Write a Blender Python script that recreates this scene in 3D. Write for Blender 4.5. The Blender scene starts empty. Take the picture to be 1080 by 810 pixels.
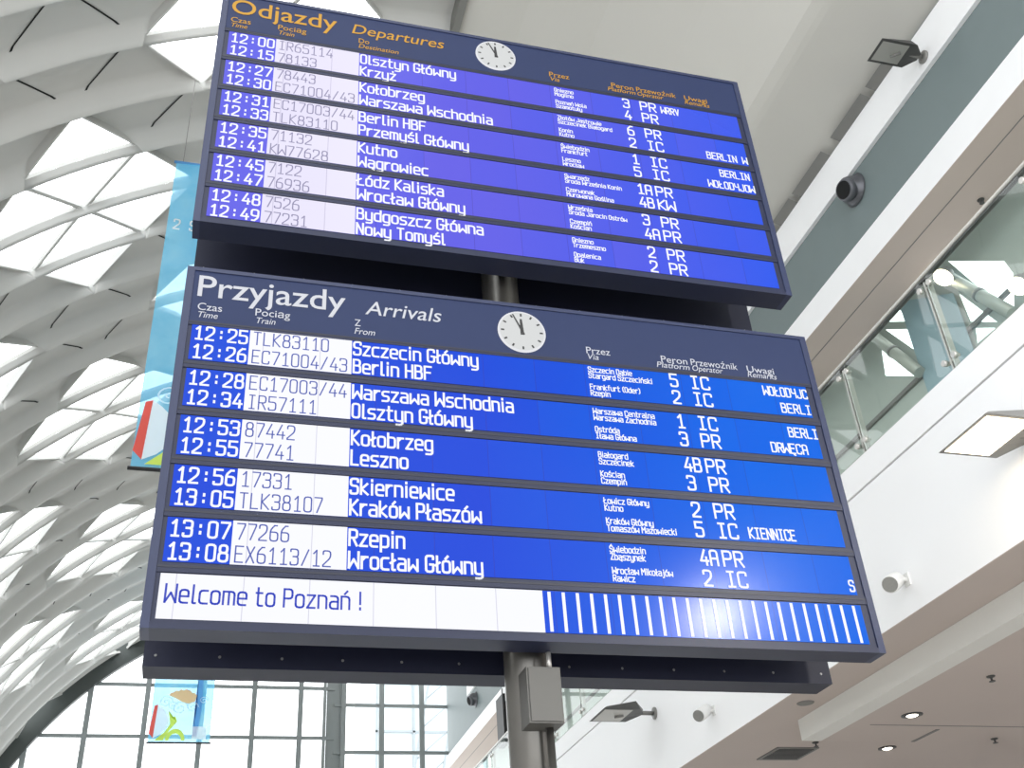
import bpy, bmesh, math, random
from mathutils import Vector, Matrix
from mathutils.geometry import tessellate_polygon
random.seed(7)
SC = bpy.context.scene
COL = SC.collection
PI = math.pi

# ------------------------------------------------------------------ materials
def lin(c):
    def f(v):
        v /= 255.0
        return v / 12.92 if v <= 0.04045 else ((v + 0.055) / 1.055) ** 2.4
    return (f(c[0]), f(c[1]), f(c[2]), 1.0)

def mat(name, rgb, rough=0.5, metal=0.0, spec=0.5, var=0.06, scale=3.0, emit=None, estr=1.0, bump=0.0):
    m = bpy.data.materials.new(name); m.use_nodes = True
    nt = m.node_tree; N = nt.nodes; L = nt.links
    b = N['Principled BSDF']
    b.inputs['Roughness'].default_value = rough
    b.inputs['Metallic'].default_value = metal
    b.inputs['Specular IOR Level'].default_value = spec
    tc = N.new('ShaderNodeTexCoord'); nz = N.new('ShaderNodeTexNoise')
    nz.inputs['Scale'].default_value = scale; nz.inputs['Detail'].default_value = 3
    L.new(tc.outputs['Object'], nz.inputs['Vector'])
    mx = N.new('ShaderNodeMix'); mx.data_type = 'RGBA'
    c = lin(rgb)
    mx.inputs['A'].default_value = (c[0]*(1-var), c[1]*(1-var), c[2]*(1-var), 1)
    mx.inputs['B'].default_value = (min(1, c[0]*(1+var)), min(1, c[1]*(1+var)), min(1, c[2]*(1+var)), 1)
    L.new(nz.outputs['Fac'], mx.inputs['Factor']); L.new(mx.outputs['Result'], b.inputs['Base Color'])
    if emit:
        b.inputs['Emission Color'].default_value = lin(emit); b.inputs['Emission Strength'].default_value = estr
    if bump:
        bp = N.new('ShaderNodeBump'); bp.inputs['Strength'].default_value = bump; bp.inputs['Distance'].default_value = 0.01
        L.new(nz.outputs['Fac'], bp.inputs['Height']); L.new(bp.outputs['Normal'], b.inputs['Normal'])
    return m

def glass_mat(name, tint, gloss=0.06, alpha=1.0):
    m = bpy.data.materials.new(name); m.use_nodes = True
    nt = m.node_tree; N = nt.nodes; L = nt.links; N.clear()
    o = N.new('ShaderNodeOutputMaterial'); t = N.new('ShaderNodeBsdfTransparent'); g = N.new('ShaderNodeBsdfGlossy')
    t.inputs['Color'].default_value = tint; g.inputs['Roughness'].default_value = 0.02
    mx = N.new('ShaderNodeMixShader'); lw = N.new('ShaderNodeFresnel'); lw.inputs['IOR'].default_value = 1.0 + gloss*6
    ge = N.new('ShaderNodeNewGeometry'); iv = N.new('ShaderNodeMath'); iv.operation = 'SUBTRACT'; iv.inputs[0].default_value = 1.0
    ml = N.new('ShaderNodeMath'); ml.operation = 'MULTIPLY'; L.new(ge.outputs['Backfacing'], iv.inputs[1])
    L.new(lw.outputs[0], ml.inputs[0]); L.new(iv.outputs[0], ml.inputs[1]); L.new(ml.outputs[0], mx.inputs[0]); L.new(t.outputs[0], mx.inputs[1]); L.new(g.outputs[0], mx.inputs[2])
    L.new(mx.outputs[0], o.inputs['Surface'])
    return m

def screen_mat(name, c_tl, c_br, xr, zr, seam0, seamw, strength=1.0, split=True):
    """lit LCD: colour runs over the panel, hair lines where the display modules meet, glossy cover"""
    m = bpy.data.materials.new(name); m.use_nodes = True
    nt = m.node_tree; N = nt.nodes; L = nt.links
    b = N['Principled BSDF']
    b.inputs['Base Color'].default_value = (0.004, 0.005, 0.012, 1)
    b.inputs['Roughness'].default_value = 0.18; b.inputs['Specular IOR Level'].default_value = 0.10
    tc = N.new('ShaderNodeTexCoord'); sp = N.new('ShaderNodeSeparateXYZ')
    L.new(tc.outputs['Object'], sp.inputs[0])
    def math_(op, a, bb=None):
        n = N.new('ShaderNodeMath'); n.operation = op
        for i, v in enumerate((a, bb)):
            if v is None: continue
            if isinstance(v, (int, float)): n.inputs[i].default_value = v
            else: L.new(v, n.inputs[i])
        return n.outputs[0]
    def rng(v, a, c):
        n = N.new('ShaderNodeMapRange'); n.inputs['From Min'].default_value = a; n.inputs['From Max'].default_value = c
        L.new(v, n.inputs['Value']); return n.outputs[0]
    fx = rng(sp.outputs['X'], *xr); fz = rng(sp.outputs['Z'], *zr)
    f = math_('ADD', math_('MULTIPLY', fx, 0.75), math_('MULTIPLY', fz, 0.25))  # fixed gradient: viewing-angle tint and reflected haze painted into the emission colour
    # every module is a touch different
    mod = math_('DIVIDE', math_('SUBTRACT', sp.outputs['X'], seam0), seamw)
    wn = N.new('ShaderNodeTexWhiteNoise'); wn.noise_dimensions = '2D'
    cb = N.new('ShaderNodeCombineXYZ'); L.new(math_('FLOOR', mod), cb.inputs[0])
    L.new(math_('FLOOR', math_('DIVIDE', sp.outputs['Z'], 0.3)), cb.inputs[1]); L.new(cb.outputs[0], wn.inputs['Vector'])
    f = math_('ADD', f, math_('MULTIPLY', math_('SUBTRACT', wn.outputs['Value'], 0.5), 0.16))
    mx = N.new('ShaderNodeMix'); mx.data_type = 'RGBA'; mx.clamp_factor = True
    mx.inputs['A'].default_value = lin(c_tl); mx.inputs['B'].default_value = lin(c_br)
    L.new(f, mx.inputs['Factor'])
    fr = math_('FRACT', mod)
    seam = math_('LESS_THAN', math_('MINIMUM', fr, math_('SUBTRACT', 1.0, fr)), 0.0075)
    m2 = N.new('ShaderNodeMix'); m2.data_type = 'RGBA'
    L.new(math_('MULTIPLY', seam, 0.28), m2.inputs['Factor']); L.new(mx.outputs['Result'], m2.inputs['A'])
    m2.inputs['B'].default_value = lin((60, 30, 120))
    L.new(m2.outputs['Result'], b.inputs['Emission Color']); b.inputs['Emission Strength'].default_value = strength
    return m

def emis(name, rgb, s=1.0):
    return mat(name, (10, 10, 12), rough=0.4, spec=0.2, emit=rgb, estr=s)

M = {}
M['vault'] = mat('vault painted panels', (192, 192, 189), 0.55, var=0.05, scale=1.2)
M['groove'] = mat('black shadow gap', (30, 32, 33), 0.9)
M['ceil'] = mat('smooth grey plaster', (192, 190, 184), 0.8, var=0.03, scale=0.6)
M['ceil_edge'] = mat('grey ceiling edge', (120, 120, 116), 0.7)
M['white'] = mat('white painted metal', (240, 240, 241), 0.45, var=0.02)
M['wallwhite'] = mat('white wall paint', (247, 247, 248), 0.7, var=0.015, scale=0.7)
M['slate'] = mat('slate grey panel', (112, 124, 125), 0.5, var=0.06, scale=1.5)
M['brown'] = mat('taupe soffit panel', (204, 190, 182), 0.7, var=0.05, scale=0.8)
M['soffit'] = mat('grey brown soffit', (196, 184, 177), 0.8, var=0.05, scale=0.7)
M['softbeam'] = mat('light grey beam', (226, 225, 220), 0.7, var=0.02)
M['seam'] = mat('joint line grey', (130, 128, 126), 0.8)
M['floor'] = mat('pale stone floor', (200, 198, 194), 0.35, var=0.08, scale=0.8)
M['frame'] = mat('dark grey window steel', (128, 134, 134), 0.5, var=0.05)
M['arch'] = mat('dark arch profile', (60, 66, 64), 0.5)
M['glaze'] = glass_mat('clear skylight glass', (0.99, 1.0, 0.995, 1), 0.05)
M['railglass'] = glass_mat('greenish balustrade glass', (0.92, 0.97, 0.95, 1), 0.09)
M['steel'] = mat('brushed stainless steel', (206, 203, 198), 0.32, metal=0.5, var=0.05, scale=30)
M['navy'] = mat('navy powder coat', (33, 38, 60), 0.42, spec=0.3, var=0.05, scale=6)
M['navylip'] = mat('navy frame lip', (42, 49, 76), 0.36, spec=0.35, var=0.05, scale=6)
M['navydark'] = mat('dark navy sheet metal', (28, 31, 50), 0.5, spec=0.3, var=0.08, scale=5)
M['header'] = mat('matt navy header', (35, 45, 76), 0.5, spec=0.2, var=0.03)
M['bezel'] = mat('dark bezel', (30, 33, 48), 0.45, spec=0.4)
M['screw'] = mat('zinc screw head', (150, 150, 150), 0.4, metal=0.7)
M['pole'] = mat('grey brown steel post', (112, 110, 106), 0.28, metal=0.75, var=0.08, scale=4)
M['box'] = mat('grey sheet metal box', (82, 81, 78), 0.5, var=0.04)
M['clockface'] = emis('lit clock face', (226, 228, 228), 0.9)
M['clockrim'] = emis('clock rim', (240, 241, 246), 0.9)
M['black'] = mat('black paint', (24, 25, 27), 0.5)
M['txtwhite'] = emis('white header letters', (236, 238, 246), 0.85)
M['txtorange'] = emis('orange header letters', (232, 172, 44), 0.9)
M['lcdwhite'] = emis('white display letters', (250, 252, 255), 1.0)
M['lcdink'] = emis('blue ink display letters', (84, 98, 178), 1.0)
M['lcdinkup'] = emis('pale grey display letters', (146, 142, 176), 1.0)
M['lcdink2'] = emis('blue welcome letters', (52, 70, 190), 1.0)
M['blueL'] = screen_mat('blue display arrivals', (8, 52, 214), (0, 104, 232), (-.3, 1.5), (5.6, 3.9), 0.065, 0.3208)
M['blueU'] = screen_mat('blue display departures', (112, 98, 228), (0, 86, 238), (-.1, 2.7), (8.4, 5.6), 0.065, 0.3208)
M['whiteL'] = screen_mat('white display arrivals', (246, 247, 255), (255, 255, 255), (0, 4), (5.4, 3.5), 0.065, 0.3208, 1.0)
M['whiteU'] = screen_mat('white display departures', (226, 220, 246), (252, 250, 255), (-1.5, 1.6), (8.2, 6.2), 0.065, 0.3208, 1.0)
M['lampgrey'] = mat('grey cast aluminium', (128, 127, 124), 0.45, metal=0.3)
M['lampinner'] = mat('lamp reflector', (176, 174, 168), 0.3, metal=0.4)
M['lampdark'] = mat('dark lamp housing', (70, 70, 69), 0.5)
M['lampwarm'] = emis('lit warm lamp glass', (255, 238, 208), 9.0)
M['downlit'] = emis('lit downlight', (255, 246, 232), 6.0)
M['speaker'] = mat('white speaker shell', (228, 228, 226), 0.45)
M['grille'] = mat('grey perforated grille', (132, 132, 128), 0.7, var=0.25, scale=120)
M['nozzle'] = mat('dark grey nozzle', (96, 97, 102), 0.35, metal=0.4)
M['void'] = mat('black opening', (8, 9, 10), 0.9)
M['redp'] = mat('red print', (232, 74, 66), 0.8)
M['whitep'] = mat('white print', (246, 246, 244), 0.8)
M['yellowp'] = mat('yellow green print', (206, 218, 70), 0.8)
M['orangep'] = mat('orange print', (248, 176, 112), 0.8)
M['paleblue'] = mat('pale blue print', (190, 222, 240), 0.8)
M['deepblue'] = mat('mid blue print', (70, 130, 190), 0.8)
M['extlight'] = mat('pale outdoor facade', (190, 200, 204), 0.8)
M['extdark'] = mat('outdoor grey steel', (150, 158, 162), 0.7)
M['interior'] = mat('gallery wall', (186, 192, 186), 0.7, var=0.06, scale=0.8)
M['tube'] = mat('gallery steel tube', (176, 178, 170), 0.4, metal=0.2)

def fabric_mat():
    m = bpy.data.materials.new('translucent printed fabric'); m.use_nodes = True
    nt = m.node_tree; N = nt.nodes; L = nt.links; N.clear()
    o = N.new('ShaderNodeOutputMaterial'); d = N.new('ShaderNodeBsdfDiffuse'); tl = N.new('ShaderNodeBsdfTranslucent')
    tr = N.new('ShaderNodeBsdfTransparent')
    tc = N.new('ShaderNodeTexCoord'); nz = N.new('ShaderNodeTexNoise'); nz.inputs['Scale'].default_value = 1.3
    nz.inputs['Detail'].default_value = 4
    L.new(tc.outputs['Object'], nz.inputs['Vector'])
    rp = N.new('ShaderNodeValToRGB'); rp.color_ramp.elements[0].position = .3; rp.color_ramp.elements[1].position = .72
    rp.color_ramp.elements[0].color = lin((92, 182, 226)); rp.color_ramp.elements[1].color = lin((150, 214, 238))
    L.new(nz.outputs['Fac'], rp.inputs[0])
    for n in (d, tl): L.new(rp.outputs[0], n.inputs['Color'])
    tr.inputs['Color'].default_value = (0.75, 0.92, 1.0, 1)
    m1 = N.new('ShaderNodeMixShader'); m1.inputs[0].default_value = 0.5
    m2 = N.new('ShaderNodeMixShader'); m2.inputs[0].default_value = 0.24
    L.new(d.outputs[0], m1.inputs[1]); L.new(tl.outputs[0], m1.inputs[2])
    L.new(m1.outputs[0], m2.inputs[1]); L.new(tr.outputs[0], m2.inputs[2]); L.new(m2.outputs[0], o.inputs['Surface'])
    return m
M['fabric'] = fabric_mat()
def print_mat(name, rgb):
    m = bpy.data.materials.new(name); m.use_nodes = True
    nt = m.node_tree; N = nt.nodes; L = nt.links; N.clear()
    o = N.new('ShaderNodeOutputMaterial'); d = N.new('ShaderNodeBsdfDiffuse'); tl = N.new('ShaderNodeBsdfTranslucent')
    tc = N.new('ShaderNodeTexCoord'); nz = N.new('ShaderNodeTexNoise'); nz.inputs['Scale'].default_value = 4
    L.new(tc.outputs['Object'], nz.inputs['Vector'])
    mc = N.new('ShaderNodeMix'); mc.data_type = 'RGBA'; c = lin(rgb)
    mc.inputs['A'].default_value = c; mc.inputs['B'].default_value = tuple(min(1, v*1.15) for v in c[:3])+(1,)
    L.new(nz.outputs['Fac'], mc.inputs['Factor'])
    for n in (d, tl): L.new(mc.outputs['Result'], n.inputs['Color'])
    mx = N.new('ShaderNodeMixShader'); mx.inputs[0].default_value = .42
    L.new(d.outputs[0], mx.inputs[1]); L.new(tl.outputs[0], mx.inputs[2])
    tr = N.new('ShaderNodeBsdfTransparent'); L.new(mc.outputs['Result'], tr.inputs['Color'])
    m2 = N.new('ShaderNodeMixShader'); m2.inputs[0].default_value = .14
    L.new(mx.outputs[0], m2.inputs[1]); L.new(tr.outputs[0], m2.inputs[2]); L.new(m2.outputs[0], o.inputs['Surface'])
    return m
for k_, c_ in (('redp', (246, 104, 92)), ('whitep', (250, 250, 248)), ('yellowp', (226, 236, 110)), ('orangep', (255, 200, 150)), ('paleblue', (215, 236, 250)), ('deepblue', (110, 165, 210))):
    M[k_] = print_mat(k_ + ' cloth print', c_)

# ------------------------------------------------------------------ mesh helpers
def NB(): return bmesh.new()

def box(bm, x0, x1, y0, y1, z0, z1):
    v = [bm.verts.new(p) for p in ((x0,y0,z0),(x1,y0,z0),(x1,y1,z0),(x0,y1,z0),(x0,y0,z1),(x1,y0,z1),(x1,y1,z1),(x0,y1,z1))]
    for f in ((0,3,2,1),(4,5,6,7),(0,1,5,4),(1,2,6,5),(2,3,7,6),(3,0,4,7)): bm.faces.new([v[i] for i in f])
    return v

def quad(bm, pts): return bm.faces.new([bm.verts.new(p) for p in pts])

def tube(bm, p0, p1, r, seg=16, r1=None, cap=True):
    p0 = Vector(p0); p1 = Vector(p1); d = (p1-p0).normalized()
    a = d.orthogonal().normalized(); b = d.cross(a); r1 = r if r1 is None else r1
    A = [bm.verts.new(p0 + (a*math.cos(t)+b*math.sin(t))*r) for t in [2*PI*i/seg for i in range(seg)]]
    B = [bm.verts.new(p1 + (a*math.cos(t)+b*math.sin(t))*r1) for t in [2*PI*i/seg for i in range(seg)]]
    for i in range(seg):
        f = bm.faces.new((A[i], A[(i+1)%seg], B[(i+1)%seg], B[i])); f.smooth = True
    if cap: bm.faces.new(A[::-1]); bm.faces.new(B)

def lathe(bm, prof, origin, axis, seg=24):
    """prof: (radius, distance along axis) list"""
    o = Vector(origin); d = Vector(axis).normalized(); a = d.orthogonal().normalized(); b = d.cross(a)
    rings = []
    for r, h in prof:
        rings.append([bm.verts.new(o + d*h + (a*math.cos(2*PI*i/seg)+b*math.sin(2*PI*i/seg))*max(r, 1e-4)) for i in range(seg)])
    for k in range(len(rings)-1):
        for i in range(seg):
            f = bm.faces.new((rings[k][i], rings[k][(i+1)%seg], rings[k+1][(i+1)%seg], rings[k+1][i])); f.smooth = True
    bm.faces.new(rings[0][::-1]); bm.faces.new(rings[-1])

def prism_y(bm, prof, y0, y1):
    """closed (x,z) profile pushed along Y"""
    A = [bm.verts.new((x, y0, z)) for x, z in prof]; B = [bm.verts.new((x, y1, z)) for x, z in prof]
    n = len(prof)
    for i in range(n): bm.faces.new((A[i], A[(i+1)%n], B[(i+1)%n], B[i]))
    bm.faces.new(A[::-1]); bm.faces.new(B)

def link(name, bm, m, parent=None, origin=None, bevel=0.0):
    if bevel:
        es = [e for e in bm.edges if len(e.link_faces) == 2 and e.calc_face_angle(0) > 0.6]
        bmesh.ops.bevel(bm, geom=es, offset=bevel, segments=2, affect='EDGES', clamp_overlap=True)
    bmesh.ops.recalc_face_normals(bm, faces=bm.faces[:])
    me = bpy.data.meshes.new(name)
    org = Vector(origin) if origin is not None else (Vector(parent['_org']) if parent is not None else None)
    if org is not None: bmesh.ops.translate(bm, vec=-org, verts=bm.verts[:])
    bm.to_mesh(me); bm.free()
    me.materials.append(m)
    o = bpy.data.objects.new(name, me); COL.objects.link(o)
    if parent is not None:
        o.parent = parent; o['_org'] = parent['_org']
    else:
        if org is not None: o.location = org
        o['_org'] = tuple(org) if org is not None else (0.0, 0.0, 0.0)
    return o

def thing(name, loc, label, cat, group=None):
    o = bpy.data.objects.new(name, None); COL.objects.link(o); o.location = loc; o['_org'] = tuple(loc)
    o.empty_display_size = 0.2
    o['label'] = label; o['category'] = cat
    if group: o['group'] = group
    return o

def tag(o, label, cat, group=None):
    o['label'] = label; o['category'] = cat
    if group: o['group'] = group
    return o

def struct(name, bm, m, parent=None, bevel=0.0):
    o = link(name, bm, m, parent, bevel=bevel)
    if parent is None: o['kind'] = 'structure'
    return o

def copy_tree(o, parent=None):
    c = o.copy(); COL.objects.link(c)
    if parent is not None: c.parent = parent
    for ch in [k for k in COL.objects if k.parent is o]: copy_tree(ch, c)
    return c

def dup(o, loc, label, rz=None):
    c = copy_tree(o); c.location = loc; c['label'] = label
    if rz is not None: c.rotation_euler = (0, 0, rz)
    return c

# ------------------------------------------------------------------ display stroke font
G = {
'0':(3,'z0,0o 3,0o 3,7o 0,7o'),'1':(3,'0.5,5.5 1.7,7 1.7,0;0.5,0 2.9,0'),
'2':(3,'0,5.4 0,7o 3,7o 3,4o 0,0.6 0,0 3,0'),'3':(3,'0,5.9 0,7o 3,7o 3,3.7o 1,3.7;1,3.7 3,3.7o 3,0o 0,0o 0,1.2'),
'4':(3,'1.9,7 0,1.9 3.2,1.9;2.4,3.6 2.4,0'),'5':(3,'2.9,7 0,7 0,4.2 3,4.2o 3,0o 0,0o 0,1.1'),
'6':(3,'2.6,7 1.6,7 0,5o 0,0o 3,0o 3,4o 0.1,4'),'7':(3,'0,7 3,7 3,6.2 1,0'),
'8':(3,'z0.2,3.7o 2.8,3.7o 2.8,7o 0.2,7o;z0,0o 3,0o 3,3.7o 0,3.7o'),'9':(3,'0.4,0 1.4,0 3,2o 3,7o 0,7o 0,3o 2.9,3'),
':':(3,'1.5,1.5 1.5,2.3;1.5,4.5 1.5,5.3'),'/':(3,'0.2,0 2.8,7'),'!':(1.2,'0.6,2.2 0.6,7;0.6,0 0.6,0.7'),'(':(1.4,'1.4,7.4 0.2,6o 0.2,1o 1.4,-0.4'),')':(1.4,'0,7.4 1.2,6o 1.2,1o 0,-0.4'),
'A':(3,'0,0 0,7o 3,7o 3,0;0,3.2 3,3.2'),'B':(3,'0,3.8 2.8,3.8o 2.8,7o 0,7 0,0 3,0o 3,3.8o 0,3.8'),
'C':(3,'3,5.6 3,7o 0,7o 0,0o 3,0o 3,1.4'),'D':(3,'z0,0 3,0o 3,7o 0,7'),'E':(3,'3,7 0,7 0,0 3,0;0,3.7 2.5,3.7'),
'F':(3,'3,7 0,7 0,0;0,3.7 2.5,3.7'),'G':(3,'3,5.6 3,7o 0,7o 0,0o 3,0o 3,3.2 1.7,3.2'),'H':(3,'0,0 0,7;3,0 3,7;0,3.6 3,3.6'),
'I':(3,'1.5,0 1.5,7;0.4,7 2.6,7;0.4,0 2.6,0'),'J':(3,'2.9,7 2.9,0o 0,0o 0,1.5'),'K':(3,'0,0 0,7;3,7 0.2,3.4 3,0'),
'L':(2.8,'0,7 0,0 2.8,0'),'M':(3.6,'0,0 0,7 1.8,3.4 3.6,7 3.6,0'),'N':(3,'0,0 0,7 3,0 3,7'),'O':(3,'z0,0o 3,0o 3,7o 0,7o'),
'P':(3,'0,0 0,7 3,7o 3,3.3o 0,3.3'),'R':(3,'0,0 0,7 3,7o 3,3.4o 0,3.4;1.4,3.4 3,0'),'S':(3,'3,5.6 3,7o 0,7o 0,3.7o 3,3.7o 3,0o 0,0o 0,1.3'),
'T':(3,'0,7 3,7;1.5,7 1.5,0'),'U':(3,'0,7 0,0o 3,0o 3,7'),'V':(3,'0,7 1.5,0 3,7'),'W':(3.8,'0,7 0,0 1.9,3.7 3.8,0 3.8,7'),
'X':(3,'0,0 3,7;0,7 3,0'),'Y':(3,'0,7 0,3.4o 3,3.4;3,7 3,0'),'Z':(3,'0,7 3,7 0,0 3,0'),
'a':(3,'0.3,5 3,5o 3,0 0,0o 0,2.8o 3,2.8'),'b':(3,'0,7 0,0 3,0o 3,5o 0,5'),'c':(2.8,'2.8,5 0,5o 0,0o 2.8,0'),'d':(3,'3,7 3,0 0,0o 0,5o 3,5'),
'e':(3,'0,2.5 3,2.5 3,5o 0,5o 0,0o 2.8,0'),'f':(2.4,'2.4,7 0.8,7o 0.8,0;0,4.6 2.2,4.6'),'g':(3,'3,0 0,0o 0,5o 3,5 3,-1.9o 0.3,-1.9'),
'h':(3,'0,7 0,0;0,5 3,5o 3,0'),'i':(0.9,'0.45,0 0.45,5;0.45,6.4 0.45,7'),'j':(1.6,'1.3,5 1.3,-1.9o 0,-1.9;1.3,6.4 1.3,7'),'k':(2.8,'0,0 0,7;2.6,5 0.2,2.4 2.8,0'),
'l':(1.3,'0.3,7 0.3,0o 1.3,0'),'m':(4,'0,0 0,5 4,5o 4,0;2,5 2,0'),'n':(3,'0,0 0,5 3,5o 3,0'),'o':(3,'z0,0o 3,0o 3,5o 0,5o'),
'p':(3,'0,-2 0,5 3,5o 3,0o 0,0'),'r':(2.3,'0,0 0,5 2.3,5;0.2,3.6 1.4,5'),'s':(2.8,'2.8,5 0,5o 0,2.6o 2.8,2.6o 2.8,0o 0,0'),
't':(2.4,'0.7,7 0.7,0o 2.4,0;0,5 2.2,5'),'u':(3,'0,5 0,0o 3,0 3,5'),'v':(3,'0,5 1.5,0 3,5'),'w':(3.6,'0,5 0,0 1.8,2.4 3.6,0 3.6,5'),
'x':(3,'0,0 3,5;0,5 3,0'),'y':(3,'0,5 0,0o 3,0;3,5 3,-1.9o 0.3,-1.9'),'z':(2.8,'0,5 2.8,5 0,0 2.8,0'),
}
def comp(ch, base, extra): G[ch] = (G[base][0], G[base][1] + ';' + extra)
comp('ł','l','-0.5,2.9 1.4,4.3'); comp('Ł','L','-0.8,2.6 1.6,4.4'); comp('ó','o','1.2,6 2.2,7.2'); comp('ż','z','1.4,6.3 1.4,7')
comp('ś','s','1.1,6 2.1,7.2'); comp('ń','n','1.2,6 2.2,7.2'); comp('ą','a','2.6,0 2.2,-1 3,-1.4'); comp('ę','e','2.2,0 1.8,-1 2.7,-1.4')
comp('Ś','S','1.1,7.8 2.1,8.8'); comp('Ó','O','1.2,7.8 2.2,8.8'); comp('Ę','E','2.2,0 1.8,-1 2.7,-1.4'); comp('ź','z','1.1,6 2.1,7.2')

def smooth_path(toks, closed):
    pts = []
    for t in toks:
        r = t.endswith('o'); t = t[:-1] if r else t
        x, y = t.split(','); pts.append((float(x), float(y), r))
    n = len(pts); out = []
    for i, (x, y, r) in enumerate(pts):
        if not r or (not closed and i in (0, n-1)): out.append((x, y)); continue
        p = Vector(pts[(i-1) % n][:2]); q = Vector((x, y)); s = Vector(pts[(i+1) % n][:2])
        ra = min(1.25, (p-q).length*0.5, (s-q).length*0.5)
        a = q + (p-q).normalized()*ra; b = q + (s-q).normalized()*ra
        for k in (0, .33, .67, 1):
            out.append(tuple(a*(1-k)**2 + q*2*k*(1-k) + b*k*k))
    if closed: out.append(out[0])
    return out
GP = {}
for ch, (w, s) in G.items():
    ps = []
    for sub in s.split(';'):
        cl = sub.startswith('z'); ps.append(smooth_path((sub[1:] if cl else sub).split(), cl))
    GP[ch] = (w, ps)

def lcd_width(text, mono=None, gap=1.35):
    if mono: return len(text)*mono - gap
    return sum((2.2 if c == ' ' else GP[c][0]+gap) for c in text) - gap

def lcd(bm, text, x, z, cap, y, stroke=0.95, mono=None, gap=1.35, width=None, zmin=None):
    u = cap/7.0; ux = u
    if width: ux = width/max(0.1, lcd_width(text, mono, gap))
    cx = 0.0
    for c in text:
        if c == ' ':
            cx += mono or 2.2; continue
        w, paths = GP[c]; off = (mono - gap - w)/2 if mono else 0
        for p in paths:
            for (ax, az), (bx_, bz) in zip(p, p[1:]):
                A = Vector((x+(cx+off+ax)*ux, z+az*u)); B = Vector((x+(cx+off+bx_)*ux, z+bz*u))
                d = B-A
                if d.length < 1e-6: continue
                d.normalize(); h = stroke*u*0.5; n = Vector((-d.y, d.x))*h; e = d*h*0.8
                q = [A-e-n, B+e-n, B+e+n, A-e+n]
                if zmin is not None:
                    q = [Vector((v.x, max(v.y, zmin))) for v in q]
                    if max(v.y for v in q) - zmin < 1e-5: continue
                bm.faces.new([bm.verts.new((v.x, y, v.y)) for v in q])
        cx += mono or (w+gap)

def header_text(bm, text, x0, z0, cap, width, y, shear=0.0, weight=0.0):
    cu = bpy.data.curves.new('t', 'FONT'); cu.body = text; cu.size = 1.0; cu.resolution_u = 4
    cu.offset = weight
    cu.fill_mode = 'FRONT'
    o = bpy.data.objects.new('t', cu); COL.objects.link(o)
    dg = bpy.context.evaluated_depsgraph_get(); dg.update()
    me = bpy.data.meshes.new_from_object(o.evaluated_get(dg))
    xs = [v.co.x for v in me.vertices]; mn, mx = min(xs), max(xs)
    sx = width/(mx-mn); sz = cap/0.69
    vs = [bm.verts.new((x0 + (v.co.x-mn)*sx + shear*v.co.y*sz, y, z0 + v.co.y*sz)) for v in me.vertices]
    for p in me.polygons:
        try: bm.faces.new([vs[i] for i in p.vertices])
        except ValueError: pass
    bpy.data.objects.remove(o); bpy.data.curves.remove(cu); bpy.data.meshes.remove(me)

# ------------------------------------------------------------------ camera (a standing traveller looking up)
cam = bpy.data.cameras.new('camera'); co = bpy.data.objects.new('camera', cam); COL.objects.link(co)
fpx, yaw, pitch, roll = 1129.16, 0.3028, 0.5777, -0.0731
Fw = Vector((math.sin(yaw)*math.cos(pitch), math.cos(yaw)*math.cos(pitch), math.sin(pitch)))
r0 = Vector((math.cos(yaw), -math.sin(yaw), 0)); u0 = r0.cross(Fw)
Rr = math.cos(roll)*r0 + math.sin(roll)*u0; Uu = -math.sin(roll)*r0 + math.cos(roll)*u0
mw = Matrix((Rr, Uu, -Fw)).transposed().to_4x4(); mw.translation = Vector((0.3249, -5.0894, 1.65))
co.matrix_world = mw
cam.sensor_width = 36.0; cam.lens = fpx*36.0/1080.0; cam.clip_end = 400
SC.camera = co
CX, CY, CZ = 0.3249, -5.0894, 1.65

# ------------------------------------------------------------------ the hall
YE = 30.91            # inner face of the glazed end wall
YB = -14.0            # hall runs on behind the viewer
bm = NB(); box(bm, -12, 16, YB, YE+0.6, -0.2, 0.0); struct('floor', bm, M['floor'])

XC, ZC, EA, EB = 3.525, 4.54, 10.5, 11.45
def vault(t, y, h=0.0):
    t = math.radians(t)
    return Vector((XC-(EA+h)*math.cos(t), y, ZC+(EB+h)*math.sin(t)))
PITCH = 1.0765; Y0 = 11.24+CY
JMIN, JMAX = -9, 23
def sm(v): v = max(0.0, min(1.0, v)); return v*v*(3-2*v)
HM = 0.30
def hprof(u): return HM*sm(u/0.16)*(1-sm((u-0.72)/0.28))
def hglz(u): return 0.13*sm(u/0.08)*(1-sm((u-0.93)/0.07))
US = [0, .04, .08, .12, .16, .45, .72, .77, .82, .86, .90, .93, .97, 1.0]
clusters = []
for a in range(-2, 5):
    for jc, tc in ((0, 72.4), (3, 56.5), (0, 40.6), (3, 24.7)):
        clusters.append((jc+6*a, tc))
def in_cluster(r, t):
    for i, (jc, tc) in enumerate(clusters):
        if abs(r-jc) < 2 and abs(t-tc) < 10.6*(1-abs(r-jc)/2.0) - 0.5: return i
    return None
vb = NB(); gl = {}
tri_state = {}
LIFT = 0.07
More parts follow.
